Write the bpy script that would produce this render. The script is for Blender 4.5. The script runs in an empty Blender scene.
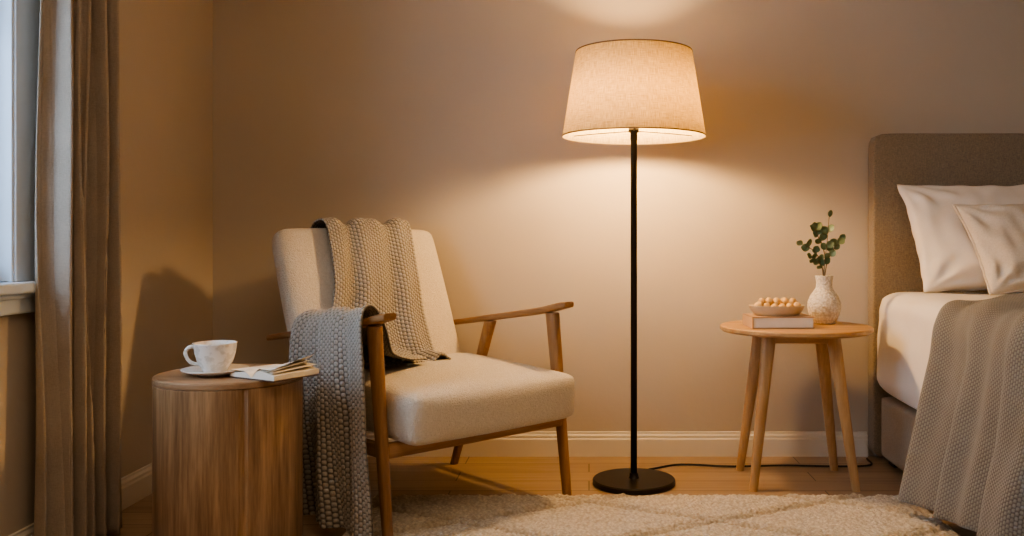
import bpy, bmesh, math, random
from mathutils import Vector, Matrix, noise
random.seed(7)
S = bpy.context.scene
COL = S.collection
R = math.radians

# ------------------------------------------------------------------ materials
def new_mat(name):
    m = bpy.data.materials.new(name); m.use_nodes = True
    nt = m.node_tree; b = nt.nodes["Principled BSDF"]
    return m, nt, b
def N(nt, t, **kw):
    n = nt.nodes.new(t)
    for k, v in kw.items(): setattr(n, k, v)
    return n
def coords(nt, scale=(1,1,1), kind='Object', rot=(0,0,0)):
    tc = N(nt,'ShaderNodeTexCoord'); mp = N(nt,'ShaderNodeMapping')
    mp.inputs['Scale'].default_value = scale; mp.inputs['Rotation'].default_value = rot
    nt.links.new(tc.outputs[kind], mp.inputs[0]); return mp.outputs[0]
def ramp(nt, fac, stops):
    r = N(nt,'ShaderNodeValToRGB'); e = r.color_ramp.elements
    e[0].position, e[0].color = stops[0][0], (*stops[0][1],1)
    e[1].position, e[1].color = stops[-1][0], (*stops[-1][1],1)
    for p,c in stops[1:-1]:
        x = e.new(p); x.color = (*c,1)
    nt.links.new(fac, r.inputs[0]); return r.outputs[0]
def bump(nt, b, h, strength=.3, dist=.01):
    n = N(nt,'ShaderNodeBump'); n.inputs['Strength'].default_value = strength
    n.inputs['Distance'].default_value = dist
    nt.links.new(h, n.inputs['Height']); nt.links.new(n.outputs[0], b.inputs['Normal'])
def noise_tex(nt, vec, scale, detail=4, rough=.55):
    n = N(nt,'ShaderNodeTexNoise'); n.inputs['Scale'].default_value = scale
    n.inputs['Detail'].default_value = detail; n.inputs['Roughness'].default_value = rough
    nt.links.new(vec, n.inputs['Vector']); return n.outputs['Fac']
def mathn(nt, op, a, b=None):
    n = N(nt,'ShaderNodeMath', operation=op)
    for i,v in enumerate((a,b)):
        if v is None: continue
        if isinstance(v,(int,float)): n.inputs[i].default_value = v
        else: nt.links.new(v, n.inputs[i])
    return n.outputs[0]
def plain(name, c1, c2=None, scale=6, rough=.6, bs=.1, bscale=60, metallic=0, dist=.004):
    m,nt,b = new_mat(name); v = coords(nt)
    c2 = c2 or tuple(x*.92 for x in c1)
    nt.links.new(ramp(nt, noise_tex(nt,v,scale), [(.3,c1),(.7,c2)]), b.inputs['Base Color'])
    b.inputs['Roughness'].default_value = rough; b.inputs['Metallic'].default_value = metallic
    if bs: bump(nt,b,noise_tex(nt,v,bscale),bs,dist)
    return m
def wood(name, c1, c2, axis='z', rough=.45, s=1.0):
    m,nt,b = new_mat(name)
    sc = {'x':(1.5*s,22*s,22*s),'y':(22*s,1.5*s,22*s),'z':(22*s,22*s,1.5*s)}[axis]
    v = coords(nt, sc)
    f1 = noise_tex(nt, v, 1.3, 6, .65)
    v2 = coords(nt, tuple(x*3.2 for x in sc))
    f2 = noise_tex(nt, v2, 2.0, 3, .6)
    f = mathn(nt,'ADD', mathn(nt,'MULTIPLY',f1,.7), mathn(nt,'MULTIPLY',f2,.3))
    nt.links.new(ramp(nt,f,[(.34,c2),(.5,tuple((a+b_)/2 for a,b_ in zip(c1,c2))),(.62,c1)]), b.inputs['Base Color'])
    b.inputs['Roughness'].default_value = rough
    bump(nt,b,f,.12,.002); return m
def weave(name, c1, c2, scale=260, rough=.9, strength=.4, kind='Object', trans=0, mottle=0.0, nub=0):
    m,nt,b = new_mat(name); v = coords(nt,kind=kind)
    nz = noise_tex(nt,v,scale,3,.7)
    big = noise_tex(nt,v,9,3)
    nx_ = noise_tex(nt,coords(nt,(scale*1.6,scale*1.6,scale*.25),kind),1,2)
    nz_ = noise_tex(nt,coords(nt,(scale*.25,scale*.25,scale*1.6),kind),1,2)
    h = mathn(nt,'MULTIPLY',mathn(nt,'ADD', mathn(nt,'ADD', nx_, nz_), nz),.3333)
    f = mathn(nt,'ADD', mathn(nt,'MULTIPLY',h,1-mottle), mathn(nt,'MULTIPLY',big,mottle))
    colr = ramp(nt,f,[(.38,c2),(.62,c1)])
    nt.links.new(colr, b.inputs['Base Color'])
    b.inputs['Roughness'].default_value = rough
    b.inputs['Sheen Weight'].default_value = .15
    if nub:
        vo=N(nt,'ShaderNodeTexVoronoi'); vo.inputs['Scale'].default_value=nub; nt.links.new(v,vo.inputs['Vector'])
        h = mathn(nt,'ADD',h,mathn(nt,'MULTIPLY',mathn(nt,'SUBTRACT',1.0,vo.outputs['Distance']),.9))
    bump(nt,b,h,strength,.003)
    if trans:
        out = nt.nodes['Material Output']; t = N(nt,'ShaderNodeBsdfTranslucent'); mx = N(nt,'ShaderNodeMixShader')
        nt.links.new(colr, t.inputs[0]); mx.inputs[0].default_value = trans
        nt.links.new(b.outputs[0], mx.inputs[1]); nt.links.new(t.outputs[0], mx.inputs[2])
        nt.links.new(mx.outputs[0], out.inputs[0])
    return m

M_wall = plain('wall_plaster',(.55,.48,.39),(.515,.448,.365),1.6,.85,.12,35,dist=.006)
M_ceil = plain('ceiling_paint',(.66,.60,.5),None,2,.9,.05)
M_trim = plain('trim_paint',(.74,.69,.60),(.70,.65,.57),3,.5,.02)
M_winpaint_daylit = plain('window_paint_daylit',(.70,.80,.90),(.66,.76,.86),3,.45,.02)  # white frame paint tinted blue, cool daylight put into the colour
M_oak = wood('oak_light',(.55,.35,.17),(.35,.20,.085),'z')
M_oaktop = wood('oak_top',(.55,.35,.17),(.37,.21,.095),'x')
M_walnut = wood('walnut_leg',(.40,.22,.095),(.22,.11,.045),'z')
M_walnuty = wood('walnut_arm',(.40,.22,.095),(.22,.11,.045),'y')
M_walnutx = wood('walnut_rail',(.40,.22,.095),(.22,.11,.045),'x')
M_drum = wood('drum_oak',(.48,.31,.165),(.18,.10,.045),'z',.5,.9)
M_drumtop = wood('drum_top_oak',(.42,.28,.16),(.27,.165,.088),'x',.45,.8)
M_black = plain('black_metal',(.024,.019,.014),None,5,.4,.02,metallic=.5)
M_uphol = weave('cream_upholstery',(.72,.655,.555),(.56,.50,.41),330,strength=.8,nub=230)
M_head = weave('taupe_headboard_fabric',(.34,.275,.195),(.19,.15,.105),300,strength=.7)
M_base = weave('bed_base_fabric',(.36,.29,.215),(.25,.20,.15),300,strength=.5)
M_sheet = weave('white_sheet',(.82,.78,.72),(.76,.71,.65),500,strength=.12,mottle=.3)
M_pillow = weave('white_pillow',(.82,.77,.70),(.75,.69,.62),500,strength=.15,mottle=.3)
M_pillow2 = weave('beige_pillow',(.74,.67,.57),(.60,.53,.44),360,strength=.4)
M_curtain = weave('linen_curtain',(.54,.46,.37),(.40,.335,.26),320,strength=.4,trans=.2,mottle=.3)
M_ceramic = plain('white_ceramic',(.82,.78,.72),(.77,.73,.66),12,.25,.02)
M_paper = plain('paper',(.84,.78,.67),(.80,.73,.61),30,.8,.05)
M_coverdark = plain('brown_cover',(.12,.075,.045),None,10,.5,.05)
M_covertan = plain('tan_cover',(.52,.36,.23),(.46,.31,.195),10,.6,.08)
M_nut = plain('nut_skin',(.78,.53,.25),(.62,.39,.16),60,.5,.2,120)
M_leaf = plain('eucalyptus_leaf',(.18,.24,.13),(.11,.165,.085),30,.5,.1)
M_stem = plain('stem_bark',(.20,.14,.07),None,30,.7,.1)
M_bowl = plain('stoneware_bowl',(.64,.52,.37),(.56,.44,.30),25,.5,.1)
M_cord = plain('black_cord',(.02,.016,.013),None,10,.5,0)

M_cup,nt,b = new_mat('speckled_glaze'); v=coords(nt)
nt.links.new(ramp(nt,noise_tex(nt,v,40,3),[(.5,(.82,.78,.72)),(.6,(.66,.62,.55))]), b.inputs['Base Color'])
b.inputs['Roughness'].default_value=.25
M_vase,nt,b = new_mat('textured_white_ceramic'); v=coords(nt)
vo=N(nt,'ShaderNodeTexVoronoi'); vo.inputs['Scale'].default_value=120; nt.links.new(v,vo.inputs['Vector'])
nt.links.new(ramp(nt,vo.outputs['Distance'],[(.1,(.84,.79,.71)),(.9,(.52,.46,.38))]), b.inputs['Base Color'])
b.inputs['Roughness'].default_value=.55
inv=mathn(nt,'SUBTRACT',1.0,vo.outputs['Distance']); bump(nt,b,inv,.8,.005)
# floor planks
M_floor,nt,b = new_mat('oak_planks'); v=coords(nt)
br=N(nt,'ShaderNodeTexBrick'); br.offset=.37; br.inputs['Scale'].default_value=1
br.inputs['Brick Width'].default_value=1.3; br.inputs['Row Height'].default_value=.125
br.inputs['Mortar Size'].default_value=.0022; br.inputs['Color1'].default_value=(.42,.305,.20,1)
br.inputs['Color2'].default_value=(.34,.24,.15,1); br.inputs['Mortar'].default_value=(.12,.08,.045,1)
nt.links.new(v,br.inputs['Vector'])
g=noise_tex(nt,coords(nt,(1.5,26,1)),1.6,6,.65)
mx=N(nt,'ShaderNodeMix',data_type='RGBA',blend_type='MULTIPLY'); mx.inputs[0].default_value=.6
nt.links.new(br.outputs[0],mx.inputs[6]); nt.links.new(ramp(nt,g,[(.3,(.6,.55,.5)),(.65,(1,1,1))]),mx.inputs[7])
nt.links.new(mx.outputs[2],b.inputs['Base Color']); b.inputs['Roughness'].default_value=.42
bump(nt,b,g,.08,.002)
# lamp shade linen (translucent)
M_shade,nt,b = new_mat('linen_shade')
n1=noise_tex(nt,coords(nt,(700,40,1),'UV'),1,2); n2=noise_tex(nt,coords(nt,(40,900,1),'UV'),1,2)
f=mathn(nt,'MULTIPLY',mathn(nt,'ADD',n1,n2),.5)
c=ramp(nt,f,[(.36,(.52,.40,.21)),(.62,(.90,.78,.49))])
nt.links.new(c,b.inputs['Base Color']); b.inputs['Roughness'].default_value=.9
bump(nt,b,f,.3,.001)
t=N(nt,'ShaderNodeBsdfTranslucent'); nt.links.new(c,t.inputs[0]); mx=N(nt,'ShaderNodeMixShader'); mx.inputs[0].default_value=.38
nt.links.new(b.outputs[0],mx.inputs[1]); nt.links.new(t.outputs[0],mx.inputs[2]); nt.links.new(mx.outputs[0],nt.nodes['Material Output'].inputs[0])
M_bulb,nt,b=new_mat('warm_bulb'); b.inputs['Emission Color'].default_value=(1,.62,.27,1); b.inputs['Emission Strength'].default_value=720
b.inputs['Base Color'].default_value=(.9,.8,.6,1)
# staggered knit by UV (metres)
def knit(name, c1, c2, pu, pv, strength=.8, dist=.006, r0=.15, r1=1.0):
    m,nt,b=new_mat(name); v=coords(nt,kind='UV')
    sp=N(nt,'ShaderNodeSeparateXYZ'); nt.links.new(v,sp.inputs[0])
    uu=mathn(nt,'DIVIDE',sp.outputs[0],pu)
    par=mathn(nt,'MULTIPLY',mathn(nt,'MODULO',mathn(nt,'FLOOR',uu),2.0),.5)
    vv=mathn(nt,'ADD',mathn(nt,'DIVIDE',sp.outputs[1],pv),par)
    u=mathn(nt,'SINE',mathn(nt,'MULTIPLY',uu,math.pi)); w=mathn(nt,'SINE',mathn(nt,'MULTIPLY',vv,math.pi))
    p=mathn(nt,'POWER',mathn(nt,'ABSOLUTE',mathn(nt,'MULTIPLY',u,w)),.6)
    nz=noise_tex(nt,v,320,3)
    big=noise_tex(nt,v,14,2)
    h=mathn(nt,'ADD',p,mathn(nt,'MULTIPLY',nz,.4))
    h2=mathn(nt,'ADD',h,mathn(nt,'MULTIPLY',mathn(nt,'SUBTRACT',big,.5),.3))
    nt.links.new(ramp(nt,h2,[(r0,c2),(r1,c1)]),b.inputs['Base Color'])
    b.inputs['Roughness'].default_value=.95; b.inputs['Sheen Weight'].default_value=.2
    bump(nt,b,h,strength,dist); return m
KP=.0145; KV=.016
M_throw = knit('grey_chunky_knit',(.44,.40,.345),(.085,.072,.058),KP,KV)
M_bedknit = knit('grey_knit',(.275,.262,.245),(.10,.095,.088),.0095,.0115,.7,.004)
# rug
RP,RQ=.78,.42
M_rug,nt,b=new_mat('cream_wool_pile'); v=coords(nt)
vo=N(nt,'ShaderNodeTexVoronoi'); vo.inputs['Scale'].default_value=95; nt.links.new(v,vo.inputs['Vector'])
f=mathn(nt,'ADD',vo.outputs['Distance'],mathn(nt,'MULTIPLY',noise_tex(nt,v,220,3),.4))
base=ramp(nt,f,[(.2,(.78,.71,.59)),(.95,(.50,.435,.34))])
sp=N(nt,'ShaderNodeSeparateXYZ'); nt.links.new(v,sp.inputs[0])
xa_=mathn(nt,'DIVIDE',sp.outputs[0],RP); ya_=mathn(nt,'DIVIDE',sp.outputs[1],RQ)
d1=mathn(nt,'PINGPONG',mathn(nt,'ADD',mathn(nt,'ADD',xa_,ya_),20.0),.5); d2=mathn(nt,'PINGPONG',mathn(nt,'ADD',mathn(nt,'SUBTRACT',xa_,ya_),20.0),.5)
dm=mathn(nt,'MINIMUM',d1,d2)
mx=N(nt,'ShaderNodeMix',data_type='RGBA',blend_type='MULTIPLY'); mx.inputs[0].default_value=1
nt.links.new(base,mx.inputs[6]); nt.links.new(ramp(nt,dm,[(.0,(.95,.93,.9)),(.045,(.74,.69,.62)),(.085,(1,1,1))]),mx.inputs[7])  # slightly darker diamond yarn, with groove shade painted in as a dark band
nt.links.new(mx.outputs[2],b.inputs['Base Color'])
b.inputs['Roughness'].default_value=1; b.inputs['Sheen Weight'].default_value=.3
bump(nt,b,mathn(nt,'SUBTRACT',1.0,f),.8,.007)

# ------------------------------------------------------------------ helpers
def obj(name, verts=None, faces=None, mat=None, parent=None, loc=(0,0,0), rot=(0,0,0), smooth=True, uvs=None):
    me=bpy.data.meshes.new(name); me.from_pydata([tuple(v) for v in verts],[],faces); me.update()
    if uvs:
        l=me.uv_layers.new(name='UVMap')
        for lp in me.loops: l.data[lp.index].uv=uvs[lp.vertex_index]
    o=bpy.data.objects.new(name,me); COL.objects.link(o)
    o.location=loc; o.rotation_euler=rot
    if mat: me.materials.append(mat)
    if parent: o.parent=parent
    if smooth:
        for p in me.polygons: p.use_smooth=True
    return o
def empty(name, loc, rotz=0):
    o=bpy.data.objects.new(name,None); COL.objects.link(o); o.location=loc; o.rotation_euler=(0,0,rotz)
    o.empty_display_size=.1; return o
def tag(o,label,cat,group=None):
    o['label']=label; o['category']=cat
    if group: o['group']=group
def struct(o): o['kind']='structure'; return o
def bevel(o,w=.004,seg=2):
    m=o.modifiers.new('bevel','BEVEL'); m.width=w; m.segments=seg; m.limit_method='ANGLE'
def boxdata(boxes):
    V=[];F=[]
    for (x0,x1,y0,y1,z0,z1) in boxes:
        n=len(V); V+=[(x0,y0,z0),(x1,y0,z0),(x1,y1,z0),(x0,y1,z0),(x0,y0,z1),(x1,y0,z1),(x1,y1,z1),(x0,y1,z1)]
        F+=[tuple(n+i for i in f) for f in ((3,2,1,0),(4,5,6,7),(0,1,5,4),(1,2,6,5),(2,3,7,6),(3,0,4,7))]
    return V,F
def boxes(name,bx,mat,parent=None,loc=(0,0,0),rot=(0,0,0),bev=0):
    V,F=boxdata(bx); o=obj(name,V,F,mat,parent,loc,rot,smooth=False)
    if bev: bevel(o,bev)
    return o
def lathe(name,prof,mat,parent=None,loc=(0,0,0),seg=64,uv=False):
    V=[];F=[];U=[]
    n=len(prof)
    ss=seg+1 if uv else seg
    for j in range(ss):
        a=2*math.pi*j/seg
        for i,(r,z) in enumerate(prof):
            V.append((r*math.cos(a),r*math.sin(a),z)); U.append((j/seg, i/(n-1)*.25))
    for j in range(seg):
        k=(j+1) if uv else (j+1)%seg
        for i in range(n-1):
            F.append((j*n+i,k*n+i,k*n+i+1,j*n+i+1))
    o=obj(name,V,F,mat,parent,loc,uvs=U if uv else None)
    bm=bmesh.new(); bm.from_mesh(o.data)
    if not uv: bmesh.ops.remove_doubles(bm,verts=bm.verts,dist=1e-6)
    bmesh.ops.recalc_face_normals(bm,faces=bm.faces); bm.to_mesh(o.data); bm.free()
    return o
def autosmooth(o,ang=35):
    bm=bmesh.new(); bm.from_mesh(o.data)
    for e in bm.edges:
        if len(e.link_faces)==2 and e.calc_face_angle(0)>R(ang): e.smooth=False
    bm.to_mesh(o.data); bm.free()
def loft(name,rings,mat,parent=None,loc=(0,0,0),cap=True,smooth=True):
    n=len(rings[0]); V=[p for r in rings for p in r]; F=[]
    for i in range(len(rings)-1):
        for j in range(n):
            k=(j+1)%n; F.append((i*n+j,i*n+k,(i+1)*n+k,(i+1)*n+j))
    if cap: F.append(tuple(reversed(range(n)))); F.append(tuple((len(rings)-1)*n+j for j in range(n)))
    o=obj(name,V,F,mat,parent,loc,smooth=smooth)
    bm=bmesh.new(); bm.from_mesh(o.data); bmesh.ops.recalc_face_normals(bm,faces=bm.faces); bm.to_mesh(o.data); bm.free()
    autosmooth(o,50); return o
def leg(name,p0,p1,r0,r1,mat,parent,sq=.75):
    rings=[]
    for i in range(9):
        t=i/8; c=Vector(p0).lerp(Vector(p1),t); k=t
        rx=r0[0]+(r1[0]-r0[0])*k; ry=r0[1]+(r1[1]-r0[1])*k; ring=[]
        for j in range(20):
            a=2*math.pi*j/20; ca,sa=math.cos(a),math.sin(a)
            ring.append((c.x+rx*math.copysign(abs(ca)**sq,ca), c.y+ry*math.copysign(abs(sa)**sq,sa), c.z))
        rings.append(ring)
    return loft(name,rings,mat,parent)
def soft_box(name,h,r,mat,parent=None,loc=(0,0,0),rot=(0,0,0),cuts=14,crown=(0,0,0),wob=0,seed=0):
    bm=bmesh.new(); bmesh.ops.create_cube(bm,size=2)
    bmesh.ops.subdivide_edges(bm,edges=bm.edges,cuts=cuts,use_grid_fill=True)
    for v in bm.verts:
        q=v.co.copy()
        p=Vector((math.sin(q.x*math.pi/2)*.35*h[0]+q.x*.65*h[0],math.sin(q.y*math.pi/2)*.35*h[1]+q.y*.65*h[1],math.sin(q.z*math.pi/2)*.35*h[2]+q.z*.65*h[2]))
        for i in range(3):
            if abs(q[i])>.999: p[i]=math.copysign(h[i],q[i])
        inn=Vector([max(-(h[i]-r),min(h[i]-r,p[i])) for i in range(3)])
        d=p-inn
        if d.length>1e-6: p=inn+d.normalized()*r
        for i in range(3):
            a,b_=[k for k in range(3) if k!=i]
            p[i]+=crown[i]*(1-min(1,(p[a]/h[a])**2))*(1-min(1,(p[b_]/h[b_])**2))*(p[i]/h[i])
        if wob:
            p+=wob*Vector(noise.noise_vector(q*2.2+Vector((seed,0,0))))
        v.co=p
    me=bpy.data.meshes.new(name); bm.to_mesh(me); bm.free(); me.materials.append(mat)
    for p in me.polygons: p.use_smooth=True
    o=bpy.data.objects.new(name,me); COL.objects.link(o); o.location=loc; o.rotation_euler=rot
    if parent: o.parent=parent
    sb=o.modifiers.new('sub','SUBSURF'); sb.levels=1; sb.render_levels=1
    return o
def catmull(pts,n):
    P=[Vector(p) for p in pts]; P=[P[0]*2-P[1]]+P+[P[-1]*2-P[-2]]
    segs=len(P)-3; out=[]
    for i in range(n+1):
        x=i/n*segs; k=min(int(x),segs-1); t=x-k
        a,b_,c,d=P[k:k+4]
        out.append(.5*((2*b_)+(c-a)*t+(2*a-5*b_+4*c-d)*t*t+(3*b_-a-3*c+d)*t**3))
    return out
def tubecurve(name,pts,r,mat,parent=None,n=40,seg=10):
    path=catmull(pts,n); rings=[]
    for i,p in enumerate(path):
        tdir=(path[min(i+1,n)]-path[max(i-1,0)]).normalized()
        up=Vector((0,0,1)) if abs(tdir.z)<.9 else Vector((0,1,0))
        s=tdir.cross(up).normalized(); u=s.cross(tdir)
        rr=r(i/n) if callable(r) else r
        rings.append([tuple(p+rr*(math.cos(2*math.pi*j/seg)*s+math.sin(2*math.pi*j/seg)*u)) for j in range(seg)])
    return loft(name,rings,mat,parent)
def cloth(railA,railB,nu,nv,fold,disp=None):
    A=catmull(railA,nv*4); B=catmull(railB,nv*4)
    cum=[0]
    for i in range(nv*4): cum.append(cum[-1]+((A[i+1]+B[i+1])/2-(A[i]+B[i])/2).length)
    A2_=[];B2_=[];k=0
    for i in range(nv+1):
        tgt=cum[-1]*i/nv
        while k<nv*4-1 and cum[k+1]<tgt: k+=1
        fr=(tgt-cum[k])/max(1e-9,cum[k+1]-cum[k])
        A2_.append(A[k].lerp(A[k+1],fr)); B2_.append(B[k].lerp(B[k+1],fr))
    A,B=A2_,B2_
    lenv=[cum[-1]*i/nv for i in range(nv+1)]
    W=max((a-b_).length for a,b_ in zip(A,B))
    pts=[]; uv=[]
    for i in range(nv+1):
        for j in range(nu+1):
            t=j/nu; pts.append(A[i].lerp(B[i],t)); uv.append((t*W*1.25,lenv[i]))
    def normal(P,i,j):
        a=P[min(i+1,nv)*(nu+1)+j]-P[max(i-1,0)*(nu+1)+j]
        b_=P[i*(nu+1)+min(j+1,nu)]-P[i*(nu+1)+max(j-1,0)]
        n=b_.cross(a); return n.normalized() if n.length>1e-9 else Vector((0,0,1))
    P2=[pts[i*(nu+1)+j]+normal(pts,i,j)*fold(i/nv,j/nu) for i in range(nv+1) for j in range(nu+1)]
    if disp:
        P2=[P2[i*(nu+1)+j]+normal(P2,i,j)*disp(*uv[i*(nu+1)+j]) for i in range(nv+1) for j in range(nu+1)]
    F=[(i*(nu+1)+j,i*(nu+1)+j+1,(i+1)*(nu+1)+j+1,(i+1)*(nu+1)+j) for i in range(nv) for j in range(nu)]
    return P2,F,uv

# ------------------------------------------------------------------ room
WX,BY,RX,FY,CZ=-1.517,3.63,3.2,-1.2,2.55
struct(boxes('floor',[(WX-.1,RX+.1,FY-.1,BY+.1,-.05,0)],M_floor))
struct(boxes('ceiling',[(WX-.1,RX+.1,FY-.1,BY+.1,CZ,CZ+.05)],M_ceil))
struct(boxes('wall_back',[(WX-.1,RX+.1,BY,BY+.1,0,CZ)],M_wall))
struct(boxes('wall_right',[(RX,RX+.1,FY,BY,0,CZ)],M_wall))
struct(boxes('wall_front',[(WX,RX,FY-.1,FY,0,CZ)],M_wall))
wy0,wy1,wz0,wz1=1.25,2.355,.76,2.15
struct(boxes('wall_left',[(WX-.1,WX,FY,wy0,0,CZ),(WX-.1,WX,wy1,BY,0,CZ),(WX-.1,WX,wy0,wy1,0,wz0),(WX-.1,WX,wy0,wy1,wz1,CZ)],M_wall))
def baseboard(name,p0,p1,inward):
    prof=[(0,0),(.016,0),(.016,.068),(.012,.074),(.012,.082),(.006,.090),(.006,.096),(0,.098)]
    V=[];n=len(prof)
    for p in (p0,p1):
        for d,z in prof: V.append((p[0]+inward[0]*d,p[1]+inward[1]*d,z))
    F=[(i,i+1,n+i+1,n+i) for i in range(n-1)]+[tuple(range(n)),tuple(range(2*n-1,n-1,-1))]
    return struct(obj(name,V,F,M_trim,smooth=False))
baseboard('baseboard_back',(WX,BY),(1.12,BY),(0,-1))
baseboard('baseboard_left',(WX,FY),(WX,BY),(1,0))
w=struct(boxes('window_1',[
 (WX-.095,WX-.045,wy1-.045,wy1,wz0,wz1),(WX-.095,WX-.045,wy0,wy0+.045,wz0,wz1),
 (WX-.095,WX-.045,wy0,wy1,wz0,wz0+.05),(WX-.095,WX-.045,wy0,wy1,wz1-.05,wz1),
 (WX-.085,WX-.055,(wy0+wy1)/2-.015,(wy0+wy1)/2+.015,wz0,wz1),(WX-.085,WX-.055,wy0,wy1,1.46,1.49),
 ],M_winpaint_daylit,bev=.004))
M_glass,nt,b=new_mat('window_glass'); b.inputs['Transmission Weight'].default_value=1; b.inputs['Roughness'].default_value=.0; b.inputs['IOR'].default_value=1.02
b.inputs['Base Color'].default_value=(.95,.97,1,1)
g=struct(boxes('window_pane',[(WX-.072,WX-.068,wy0+.04,wy1-.04,wz0+.04,wz1-.04)],M_glass,parent=w))
struct(boxes('trim_1',[(WX,WX+.018,wy1,wy1+.125,wz0,wz1+.09),(WX+.018,WX+.026,wy1+.10,wy1+.125,wz0,wz1+.09),(WX,WX+.018,wy0-.095,wy0,wz0,wz1+.09),(WX,WX+.018,wy0,wy1,wz1,wz1+.09),(WX-.1,WX+.012,wy1-.008,wy1+.001,wz0,wz1)],M_winpaint_daylit,bev=.003))
struct(boxes('trim_2',[(WX-.045,WX+.05,wy0-.12,wy1+.14,wz0-.03,wz0),(WX,WX+.022,wy0-.1,wy1+.125,wz0-.085,wz0-.03),(WX,WX+.03,wy0-.1,wy1+.125,wz0-.045,wz0-.03)],M_winpaint_daylit,bev=.006))

# ------------------------------------------------------------------ curtain
ny,nz=280,80; V=[];F=[];U=[]
for i in range(nz+1):
    z=.008+(2.3-.008)*i/nz; hz=i/nz
    for j in range(ny+1):
        t=j/ny
        y=2.400+.270*t + .008*math.sin(3*z+5*t) + (.05*(1-hz))*(t-.4)
        ph=t*2*math.pi*5.6+.35*math.sin(1.7*z)+3.6
        a=.024+.010*math.sin(t*9+1)+.008*(1-hz)
        x=-1.425+a*math.sin(ph)+.010*math.sin(.43*ph+1)+.007*math.sin(2.3*ph+z*2)*(1-.4*hz)+.004*math.sin(z*5+t*14)+.003*math.sin(5.1*ph+z*3)
        y+=.010*math.cos(ph*1.0)
        V.append((x,y,z)); U.append((t,z))
for i in range(nz):
    for j in range(ny):
        F.append((i*(ny+1)+j,i*(ny+1)+j+1,(i+1)*(ny+1)+j+1,(i+1)*(ny+1)+j))
cur=obj('curtain',V,F,M_curtain,uvs=U); tag(cur,'floor-length beige linen curtain hanging beside the window','curtain')
m=cur.modifiers.new('s','SOLIDIFY'); m.thickness=.004
rod=tubecurve('curtain_rod',[(-1.42,.9,2.32),(-1.42,1.9,2.32),(-1.42,2.95,2.32)],.014,M_black); tag(rod,'black metal curtain rod above the window','curtain rod')

# ------------------------------------------------------------------ drum side table
dx,dy,dr,dz=-.978,2.45,.19,.508
dt=empty('drum_side_table',(dx,dy,0)); tag(dt,'round drum-shaped oak side table with vertical grain','side table')
V=[];F=[];seg=144
zs=[0,.004,dz-.020,dz-.018]; gro=math.radians(-90+31)
for k,(z) in enumerate(zs):
    for j in range(seg):
        a=2*math.pi*j/seg; r=dr-(.002 if k in(0,3) else 0)
        if abs(a-2*math.pi-gro)<.03: r-=.008
        V.append((r*math.cos(a),r*math.sin(a),z))
for k in range(3):
    for j in range(seg):
        l=(j+1)%seg; F.append((k*seg+j,k*seg+l,(k+1)*seg+l,(k+1)*seg+j))
F.append(tuple(reversed(range(seg)))); F.append(tuple(3*seg+j for j in range(seg)))
bd=obj('drum_body',V,F,M_drum,dt); autosmooth(bd,40)
top=lathe('table_top',[(0,dz-.0175),(dr-.002,dz-.0175),(dr+.001,dz-.016),(dr+.001,dz-.003),(dr-.002,dz),(0,dz)],M_drumtop,dt,seg=96); autosmooth(top,30)

# cup and saucer
sx,sy=-1.005,2.42
sc=lathe('saucer',[(0,.0),(.045,0),(.048,.003),(.084,.014),(.086,.017),(.084,.018),(.05,.008),(.0,.007)],M_ceramic,None,(sx,sy,dz))
tag(sc,'white ceramic saucer on the drum side table','saucer')
cu=empty('teacup',(sx,sy,dz+.0075)); tag(cu,'white speckled ceramic teacup on a saucer','cup')
lathe('cup_body',[(0,.003),(.026,.003),(.028,0),(.031,.002),(.034,.010),(.046,.030),(.052,.052),(.055,.076),(.0565,.079),(.054,.079),(.050,.055),(.043,.030),(.03,.012),(0,.009)],M_cup,cu)
tubecurve('handle',[(-.046,-.004,.064),(-.063,-.010,.068),(-.074,-.013,.055),(-.069,-.012,.036),(-.056,-.008,.024),(-.040,-.004,.022)],.0052,M_cup,cu)
lathe('tea',[(0,.056),(.049,.056)],plain('dark_tea',(.12,.05,.02),None,5,.1,0),cu)

# open book: left pages lifted toward the viewer of the spine, right pages flat
ob=empty('open_book',(-.836,2.395,dz),R(-30)); tag(ob,'open book with cream pages on the drum side table','book')
def hump(u,h0): return .004+h0*(math.sin(min(1,u*2.6)*math.pi/2))*(1-.45*max(0,u-.38)/.62)
PV=[];PF=[]
def block(side,h0,W=.084,L=.150):
    n=20; n0=len(PV)
    for i in range(n+1):
        u=i/n
        for (y,zz) in ((-L/2,0),(L/2,0),(L/2,1),(-L/2,1)):
            PV.append((side*u*W,y,hump(u,h0) if zz else .0036))
    for i in range(n):
        for k in range(4):
            l=(k+1)%4; PF.append((n0+i*4+k,n0+i*4+l,n0+(i+1)*4+l,n0+(i+1)*4+k))
    PF.append(tuple(n0+k for k in range(4))); PF.append(tuple(n0+n*4+k for k in (3,2,1,0)))
def sheet(side,h0,lift,twist,W=.084,L=.150):
    n=20; n0=len(PV)
    for i in range(n+1):
        u=i/n
        for y in (-L/2,L/2):
            PV.append((side*u*W*(1-6*lift*u), y, hump(u,h0)+.0008+lift*u**1.3*(1+twist*y/L)))
    for i in range(n): PF.append((n0+i*2,n0+i*2+1,n0+i*2+3,n0+i*2+2))
block(-1,.014); block(1,.022)
for lf_,tw in ((.008,.8),(.018,.9),(.026,1.0)): sheet(1,.022,lf_,tw)
for lf_,tw in ((.003,-.6),(.007,-.5)): sheet(-1,.014,lf_,tw)
pg=obj('pages',PV,PF,M_paper,ob); autosmooth(pg,40)
boxes('cover',[(-.088,.088,-.078,.078,.0,.0035)],M_coverdark,ob,bev=.001)

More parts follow.
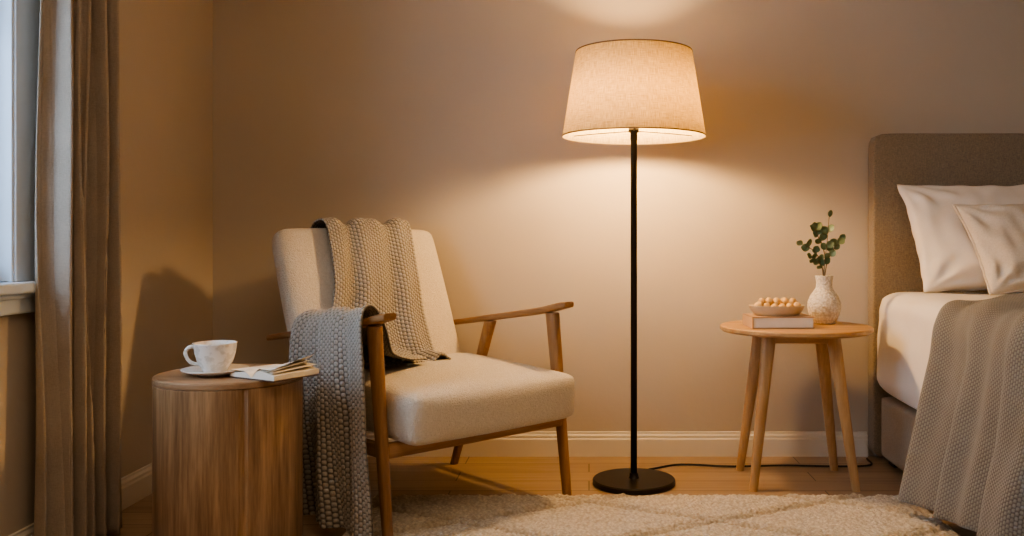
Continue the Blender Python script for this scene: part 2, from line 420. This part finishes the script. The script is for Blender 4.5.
# ------------------------------------------------------------------ floor lamp
lx,ly=.16,3.21
fl=empty('floor_lamp',(lx,ly,0)); tag(fl,'lit floor lamp with black pole and tapered linen shade','floor lamp')
b_=lathe('base',[(0,0),(.143,0),(.147,.003),(.147,.017),(.143,.021),(.02,.0225),(.016,.028),(.015,.04),(0,.04)],M_black,fl,seg=96); autosmooth(b_,40)
lathe('pole',[(0,.03),(.0115,.03),(.0115,1.225),(.013,1.228),(.013,1.252),(.019,1.254),(.019,1.274),(0,1.274)],M_black,fl,seg=24)
SZ0,SZ1=1.238,1.540
sh=lathe('lamp_shade',[(.255,SZ0),(.2068,SZ1)],M_shade,fl,seg=128,uv=True)
m=sh.modifiers.new('s','SOLIDIFY'); m.thickness=.0015
def ring(name,r,z,h,rr,mat):
    return lathe(name,[(r-.001,z-h),(r+.0015,z-h),(r+.0015-rr,z+h),(r-.001-rr,z+h),(r-.001,z-h)],mat,fl,seg=128)
M_band=plain('shade_band',(.22,.14,.075),None,10,.9,.1)
ring('shade_trim',.255,SZ0+.001,.0022,.0008,M_band); ring('shade_trim',.2068,SZ1-.001,.0022,.0008,M_band)
for k in range(3):
    a=2*math.pi*k/3+.5
    tubecurve('shade_support',[(.012*math.cos(a),.012*math.sin(a),1.258),(.13*math.cos(a),.13*math.sin(a),1.258),(.2515*math.cos(a),.2515*math.sin(a),1.256)],.0018,M_black,fl,n=8,seg=6)
lathe('light_bulb',[(0,1.274),(.015,1.274),(.018,1.286),(.034,1.308),(.041,1.330),(.037,1.352),(.021,1.367),(0,1.371)],M_bulb,fl,seg=24)
cord=tubecurve('lamp_cord',[(lx+.03,ly+.147,.006),(lx+.09,ly+.2,.005),(.36,3.47,.005),(.55,3.44,.005),(.75,3.455,.005),(.95,3.44,.005),(1.08,3.46,.005),(1.10,3.56,.005)],.0038,M_cord,n=60,seg=8)
tag(cord,'thin black power cord running across the floor','cord')

# ------------------------------------------------------------------ armchair
ch=empty('armchair',(-.530,3.01,0),R(44)); tag(ch,'cream upholstered armchair with open walnut wood frame','armchair')
AX=.345
def arm_z(y): return .652+(-.117)*((y+.36)/.81)
for s in (-1,1):
    leg('leg',(s*AX,-.30,0),(s*AX,-.225,arm_z(-.225)-.012),(.014,.015),(.019,.026),M_walnut,ch)
    leg('leg',(s*AX,.35,0),(s*AX,.12,arm_z(.12)-.012),(.014,.015),(.018,.025),M_walnut,ch)
    rings=[]
    for i in range(25):
        t=i/24; y=-.31+.765*t; z=arm_z(y)
        hw=.026*(1-.35*t); ht=.0125-.002*t
        if t<.04: hw*=.8; ht*=.8
        zz=z+ .008*math.exp(-((t)/.12)**2)
        ring_=[]
        for j in range(16):
            a=2*math.pi*j/16; ca,sa=math.cos(a),math.sin(a)
            ring_.append((s*AX+hw*math.copysign(abs(ca)**.5,ca), y, zz+ht*math.copysign(abs(sa)**.5,sa)))
        rings.append(ring_)
    loft('armrest',rings,M_walnuty,ch)
    sr=boxes('side_rail',[(s*AX-.012,s*AX+.012,-.27,.25,.245,.285)],M_walnuty,ch,bev=.004)
boxes('front_rail',[(-AX+.01,AX-.01,-.287,-.262,.243,.287)],M_walnutx,ch,bev=.004)
boxes('rear_rail',[(-AX+.01,AX-.01,.215,.24,.245,.29)],M_walnutx,ch,bev=.004)
soft_box('seat',(.322,.31,.076),.034,M_uphol,ch,(0.006,-.068,.366),(R(2),0,0),crown=(.0,.012,.016))
TH=23.0
soft_box('backrest',(.322,.046,.292),.040,M_uphol,ch,(-.014,.358,.634),(R(-TH),0,0),crown=(.006,.016,.008))

# throw blanket (chair frame axes, top-level object)
def lump(u,v):
    uu=u/KP; vv=v/KV+.5*(math.floor(uu)%2)
    return .004*abs(math.sin(uu*math.pi)*math.sin(vv*math.pi))**.6
c_,s_=math.cos(R(TH)),math.sin(R(TH))
def bp(along,out):
    return (.358+s_*along-c_*out, .634+c_*along+s_*out)
prof1=[bp(.06,-.066),bp(.20,-.068),bp(.280,-.064),bp(.312,-.01),bp(.294,.056),bp(.22,.074),bp(.06,.080),bp(-.08,.078),(.165,.470),(.10,.458),(.03,.455)]
xa=[-.15,-.16,-.165,-.17,-.17,-.175,-.19,-.23,-.265,-.26,-.20]
xb=[.16,.175,.18,.18,.175,.165,.15,.14,.125,.11,.10]
railA=[(xa[i],y,z) for i,(y,z) in enumerate(prof1)]; railB=[(xb[i],y,z) for i,(y,z) in enumerate(prof1)]
def f1(s,t):
    q=t+.06*math.sin(5*s+1)
    return .006+.011*math.sin(q*2*math.pi*2.2+.5)+.006*math.sin(q*2*math.pi*4.3+2+3*s)+.004*noise.noise(Vector((t*5,s*7,3)))
V,F,U=cloth(railB,railA,160,340,f1,lump)
A2=[(-.04,-.03,.462),(-.14,-.07,.475),(-.235,-.12,.51),(-.292,-.17,.595),(-.345,-.205,.658),(-.382,-.25,.63),(-.390,-.280,.50),(-.392,-.298,.32),(-.395,-.315,.14),(-.395,-.32,.030)]
B2=[(-.04,.19,.482),(-.13,.20,.51),(-.235,.20,.545),(-.30,.195,.59),(-.345,.19,.622),(-.392,.18,.590),(-.412,.16,.45),(-.418,.14,.30),(-.42,.12,.14),(-.415,.11,.035)]
def f2(s,t):
    a=.004+.019*min(1,max(0,(s-.36)*3))*min(1,.3+t*2)
    return .013+a*math.sin(t*2*math.pi*2.4+1.2*math.sin(s*3.3))+a*.4*math.sin(t*2*math.pi*5.7+1+2*s)+.006*noise.noise(Vector((t*4,s*6,8)))
V2,F2,U2=cloth(A2,B2,170,300,f2,lump)
n=len(V); V+=V2; U+=U2; F+=[tuple(a+n for a in f) for f in F2]
th=obj('throw_blanket',V,F,M_throw,None,ch.location,(0,0,ch.rotation_euler[2]),uvs=U)
m=th.modifiers.new('s','SOLIDIFY'); m.thickness=.007; m.offset=0
tag(th,'grey chunky knit throw draped over the armchair back and armrest','throw blanket')

# ------------------------------------------------------------------ rug
rx0,rx1,ry0,ry1=-.72,1.08,1.7,3.015
nx,ny=420,310; V=[];F=[]
for i in range(ny+1):
    y=ry0+(ry1-ry0)*i/ny
    for j in range(nx+1):
        x=rx0+(rx1-rx0)*j/nx
        d=noise.voronoi(Vector((x*66,y*66,0)),distance_metric='DISTANCE',exponent=2.5)[0][0]
        a=(x/RP+y/RQ); b2=(x/RP-y/RQ)
        da=abs(a-round(a)); db=abs(b2-round(b2)); dd=min(da,db)
        h=.012*max(0,1-d*.95)
        r_=math.exp(-(dd/.02)**2)*.005-math.exp(-((dd-.045)/.022)**2)*.008
        e=min(x-rx0,rx1-x,y-ry0,ry1-y); ed=min(1,e/.018)
        z=.003+(h+.012+r_)*(ed**.5)+.003*noise.noise(Vector((x*9,y*9,1)))*ed
        V.append((x+.004*noise.noise(Vector((x*40,y*40,4))),y+.006*noise.noise(Vector((x*30,y*30,9))),max(.001,z)))
for i in range(ny):
    for j in range(nx):
        F.append((i*(nx+1)+j,i*(nx+1)+j+1,(i+1)*(nx+1)+j+1,(i+1)*(nx+1)+j))
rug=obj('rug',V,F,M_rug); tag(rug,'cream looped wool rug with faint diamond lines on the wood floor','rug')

# ------------------------------------------------------------------ round side table
tx,ty=.748,3.26
rt=empty('round_side_table',(tx,ty,0)); tag(rt,'round oak side table with four splayed tapered legs','side table')
tp=lathe('table_top',[(0,.540),(.262,.540),(.2705,.547),(.2705,.557),(.267,.56),(0,.56)],M_oaktop,rt,seg=96); autosmooth(tp,30)
for sx_,sy_ in ((-1,-1),(1,-1),(-1,1),(1,1)):
    leg('leg',(sx_*.178,sy_*.14,0),(sx_*.112,sy_*.085,.541),(.0145,.0145),(.025,.022),M_oak,rt,.85)
boxes('apron',[(-.11,.11,-.095,-.077,.505,.54),(-.11,.11,.077,.095,.505,.54),(-.121,-.103,-.08,.08,.505,.54),(.103,.121,-.08,.08,.505,.54)],M_oaktop,rt,bev=.003)

bk=empty('book',(.674,3.21,.5605),R(3)); tag(bk,'closed tan hardcover book lying on the round side table','book')
boxes('cover',[(-.110,.110,-.075,.078,0,.004),(-.110,.110,-.075,.078,.038,.042),(-.110,-.106,-.075,.078,0,.042)],M_covertan,bk,bev=.0012)
boxes('pages',[(-.1055,.106,-.071,.074,.0042,.0378)],M_paper,bk)
bw=lathe('bowl',[(0,.002),(.070,.002),(.074,0),(.080,.003),(.092,.018),(.098,.034),(.099,.037),(.096,.037),(.088,.020),(.070,.009),(0,.008)],M_bowl,None,(.668,3.205,.603))
bw.scale=(1,.72,.95)
tag(bw,'shallow beige stoneware bowl resting on the book','bowl')
bm=bmesh.new(); bmesh.ops.create_icosphere(bm,subdivisions=3,radius=.0142)
for v in bm.verts: v.co*=1+.05*noise.noise(v.co*120); v.co.z*=.92
nm=bpy.data.meshes.new('nut'); bm.to_mesh(nm); bm.free(); nm.materials.append(M_nut)
for p in nm.polygons: p.use_smooth=True
first=bpy.data.objects.new('nut',nm); spots=[]
for k in range(6): spots.append((-.067+.0268*k, -.030+.004*(k%2), .603+.0285+.004*abs(k-2.5)/1.5))
for k in range(6): spots.append((-.068+.0272*k, .001+.003*(k%2), .603+.026+.003*abs(k-2.5)/1.5))
for k in range(5): spots.append((-.053+.0265*k, .030, .603+.029+.003*abs(k-2)/1.2))
for k in range(5): spots.append((-.055+.0272*k, -.015+.003*(k%2), .603+.048))
for k in range(3): spots.append((-.025+.0272*k, .014, .603+.048))
for i,(x,y,z) in enumerate(spots):
    o=first if i==0 else first.copy()
    COL.objects.link(o); o.location=(.668+x,3.205+y,z); o.rotation_euler=(random.random()*6,random.random()*6,0)
    tag(o,'round golden roasted nut in the beige bowl','nut','nuts in the bowl')

# vase + sprig
vx,vy=.870,3.33
va=lathe('vase',[(0,.0),(.034,0),(.040,.004),(.054,.028),(.061,.058),(.060,.080),(.050,.104),(.036,.124),(.030,.135),(.029,.155),(.032,.172),(.034,.177),(.031,.178),(.026,.165),(.025,.14),(.03,.12),(.05,.08),(.045,.02),(0,.01)],M_vase,None,(vx,vy,.5605))
tag(va,'small white textured ceramic vase on the round side table','vase')
spg=empty('eucalyptus_sprig',(vx,vy,.60)); tag(spg,'green eucalyptus sprig standing in the white vase','plant')
stems=[[(0,0,-.02),(.004,0,.08),(.0,.0,.16),(.008,-.01,.26),(.016,-.01,.355)],
       [(.0,.0,.10),(-.008,0,.17),(-.035,-.01,.225),(-.085,-.02,.255)],
       [(.0,0,.12),(.012,.0,.19),(.036,.0,.235),(.058,-.01,.27)],
       [(.0,0,.12),(-.004,0,.16),(-.026,-.01,.19),(-.052,-.02,.205)],
       [(.005,0,.20),(-.006,.0,.25),(-.026,.0,.29),(-.034,-.01,.315)]]
LV=[];LF=[]
def leaf(p,d,s):
    d=Vector(d).normalized(); up=Vector((random.uniform(-.8,.8),-1,random.uniform(-.6,.9)))
    side=d.cross(up).normalized(); nr=side.cross(d)
    n0=len(LV); rows=8
    for i in range(rows+1):
        t=i/rows; wdt=s*.46*math.sin(math.pi*min(1,t*.94+.03))**.7
        for k in (-1,-.5,0,.5,1):
            LV.append(tuple(Vector(p)+d*s*t+side*wdt*k+nr*(.12*s*(abs(k)**1.5)+.15*s*t*t)))
    for i in range(rows):
        for k in range(4): LF.append((n0+i*5+k,n0+i*5+k+1,n0+(i+1)*5+k+1,n0+(i+1)*5+k))
for si,st in enumerate(stems):
    tubecurve('stem',st,lambda t:.0022*(1-.5*t),M_stem,spg,n=16,seg=6)
    P=catmull(st,20)
    st0=11 if si==0 else 9
    for i in range(st0,20,4 if si else 3):
        q=P[i]; td=(P[min(i+1,20)]-P[i-1]).normalized()
        for s2 in (-1,1):
            d=Vector((s2*.8*abs(td.z),random.uniform(-.5,.2),.3+.5*abs(td.x)*s2))+td*.4
            leaf(q+td*.004*s2,d,random.uniform(.025,.034))
    leaf(P[-1],(P[-1]-P[-2]),.026)
lf=obj('leaves',LV,LF,M_leaf,spg)

# ------------------------------------------------------------------ bed
bed=empty('bed',(1.865,2.54,0)); tag(bed,'upholstered bed with tall taupe fabric headboard','bed')
soft_box('headboard',(.76,.043,.64),.014,M_head,bed,(.015,1.042,.651),cuts=16)
soft_box('bed_base',(.745,1.04,.118),.02,M_base,bed,(0,-.055,.150),cuts=12)
for fx in (-.67,.67):
    for fy in (.93,-.97):
        boxes('foot',[(fx-.03,fx+.03,fy-.03,fy+.03,0,.04)],M_black,bed)
mt=soft_box('mattress',(.765,1.01,.200),.075,M_sheet,None,(1.87,2.50,.470),cuts=40,crown=(0,0,.006),wob=.012,seed=3)
tag(mt,'thick mattress dressed in a white fitted sheet','mattress')

def pillow(name,w,h,t,mat,loc,rot,label,seed,power=.42,piping=False,taper=.06):
    nu=80;nv=60;V=[];F=[]
    def uvp(u,v):
        edge=1-.055*(1-abs(v)**2)*abs(u)**3; edge2=1-.075*(1-abs(u)**2)*abs(v)**3
        return (u*w*edge*(1+taper*v)+.006*noise.noise(Vector((u*3,v*4,seed+5))), v*h*edge2+.006*noise.noise(Vector((u*4,v*3,seed+9))))
    for side in (1,-1):
        for i in range(nv+1):
            for j in range(nu+1):
                u=-1+2*j/nu; v=-1+2*i/nv
                prof=((1-abs(u)**2.4)*(1-abs(v)**2.4))
                th_=t*max(0,prof)**power*(1-.22*v)
                cr=0
                for cu_,cv_ in ((-1,-1),(-1,1),(1,-1),(1,1)):
                    du,dv=u-cu_,(v-cv_); rr=math.hypot(du,dv); an=math.atan2(dv,du)
                    cr+=math.sin(an*11+seed+cu_)*math.exp(-((rr-.35)/.28)**2)
                wr=.010*noise.noise(Vector((u*2.4+seed,v*2.4,side*.7)))+.020*noise.noise(Vector((u*5,v*1.3+u*2,seed)))*max(0,prof)**.4+.008*cr
                x,z=uvp(u,v)
                V.append((x, -side*th_-wr*side*min(1,prof*5), z))
    nn=(nu+1)*(nv+1)
    for s in range(2):
        for i in range(nv):
            for j in range(nu):
                q=(s*nn+i*(nu+1)+j,s*nn+i*(nu+1)+j+1,s*nn+(i+1)*(nu+1)+j+1,s*nn+(i+1)*(nu+1)+j)
                F.append(q if s==0 else tuple(reversed(q)))
    o=obj(name,V,F,mat,None,loc)
    bm=bmesh.new(); bm.from_mesh(o.data); bmesh.ops.remove_doubles(bm,verts=bm.verts,dist=.0004); bmesh.ops.recalc_face_normals(bm,faces=bm.faces); bm.to_mesh(o.data); bm.free()
    for p in o.data.polygons: p.use_smooth=True
    o.rotation_euler=rot; tag(o,label,'pillow','pillows on the bed')
    if piping:
        loop=[]
        for k in range(160):
            a=k/160*4; s2=int(a); f=a-s2
            u,v=[(-1+2*f,-1),(1,-1+2*f),(1-2*f,1),(-1,1-2*f)][s2]
            x,z=uvp(u,v); loop.append(Vector((x,0,z)))
        rings=[]; L=len(loop)
        for k in range(L+1):
            p=loop[k%L]; td=(loop[(k+1)%L]-loop[(k-1)%L]).normalized(); sd=Vector((0,1,0)); n_=td.cross(sd)
            rings.append([tuple(p+.0045*(math.cos(2*math.pi*q/8)*sd+math.sin(2*math.pi*q/8)*n_)) for q in range(8)])
        loft('piping',rings,mat,o,cap=False)
    return o
pillow('pillow',.345,.218,.085,M_pillow,(1.552,3.385,.885),(R(-20),R(-1),0),'white cotton pillow leaning against the taupe headboard',2)
pillow('pillow',.27,.175,.072,M_pillow2,(1.618,3.160,.853),(R(-26),R(-3),R(-3)),'beige piped cushion resting in front of the white pillow',6,.42,True,.10)

# bed blanket
zt=.690
A=[(2.3,3.0,zt),(1.9,2.99,zt+.004),(1.55,2.985,zt+.004),(1.30,2.94,zt),(1.15,2.86,zt-.010),(1.072,2.78,.615),(1.055,2.77,.50),(1.03,2.78,.34),(1.0,2.80,.18),(.982,2.81,.060)]
B=[(2.3,1.45,zt),(1.9,1.45,zt+.004),(1.55,1.45,zt+.004),(1.30,1.45,zt),(1.15,1.45,zt-.010),(1.072,1.45,.615),(1.06,1.45,.50),(1.055,1.45,.36),(1.045,1.45,.26),(1.04,1.45,.19)]
def fb(s,t):
    k=max(0,min(1,(s-.56)/.34))
    return .013+.034*k**.8*math.sin(t*2*math.pi*5.2+1.3*math.sin(s*5)-1.3)*(.65+.35*math.sin(t*17))+.010*k*math.sin(t*2*math.pi*11+1+3*s)+.010*math.sin(t*24+s*12)*(1-k)+.006*math.sin(s*34+t*6)*(1-k)+.010*k*noise.noise(Vector((t*9,s*7,2)))
V,F,U=cloth(A,B,340,220,fb)
bb=obj('bed_blanket',V,F,M_bedknit,uvs=U); m=bb.modifiers.new('s','SOLIDIFY'); m.thickness=.014; m.offset=0
tag(bb,'grey knit blanket draped over the side of the bed','blanket')

# ------------------------------------------------------------------ lights
def area(name,loc,rot,size,power,col):
    l=bpy.data.lights.new(name,'AREA'); l.shape='RECTANGLE'; l.size,l.size_y=size; l.energy=power; l.color=col
    o=bpy.data.objects.new(name,l); COL.objects.link(o); o.location=loc; o.rotation_euler=rot; return o
area('ambient_fill',(.2,.5,2.5),(R(5),0,0),(2.4,1.6),36,(1,.75,.51))  # unseen warm fill added to lift the room's ambient light
area('daylight',(WX-.6,1.5,1.5),(0,R(-90),R(25)),(1.2,1.2),40,(.55,.75,1))
wd=bpy.data.worlds.new('dusk'); S.world=wd; wd.use_nodes=True
wd.node_tree.nodes['Background'].inputs[0].default_value=(.42,.58,.78,1); wd.node_tree.nodes['Background'].inputs[1].default_value=1.5

# ------------------------------------------------------------------ camera
cd=bpy.data.cameras.new('camera'); cam=bpy.data.objects.new('camera',cd); COL.objects.link(cam)
cam.location=(0,0,.87); cam.rotation_euler=(R(90),0,0)
cd.lens=36*900/1024; cd.sensor_width=36; cd.shift_x=-77/1024; cd.shift_y=-28/1024; cd.clip_start=.02
S.camera=cam
S.view_settings.view_transform='AgX'; S.view_settings.look='AgX - Medium High Contrast'
S.view_settings.exposure=0
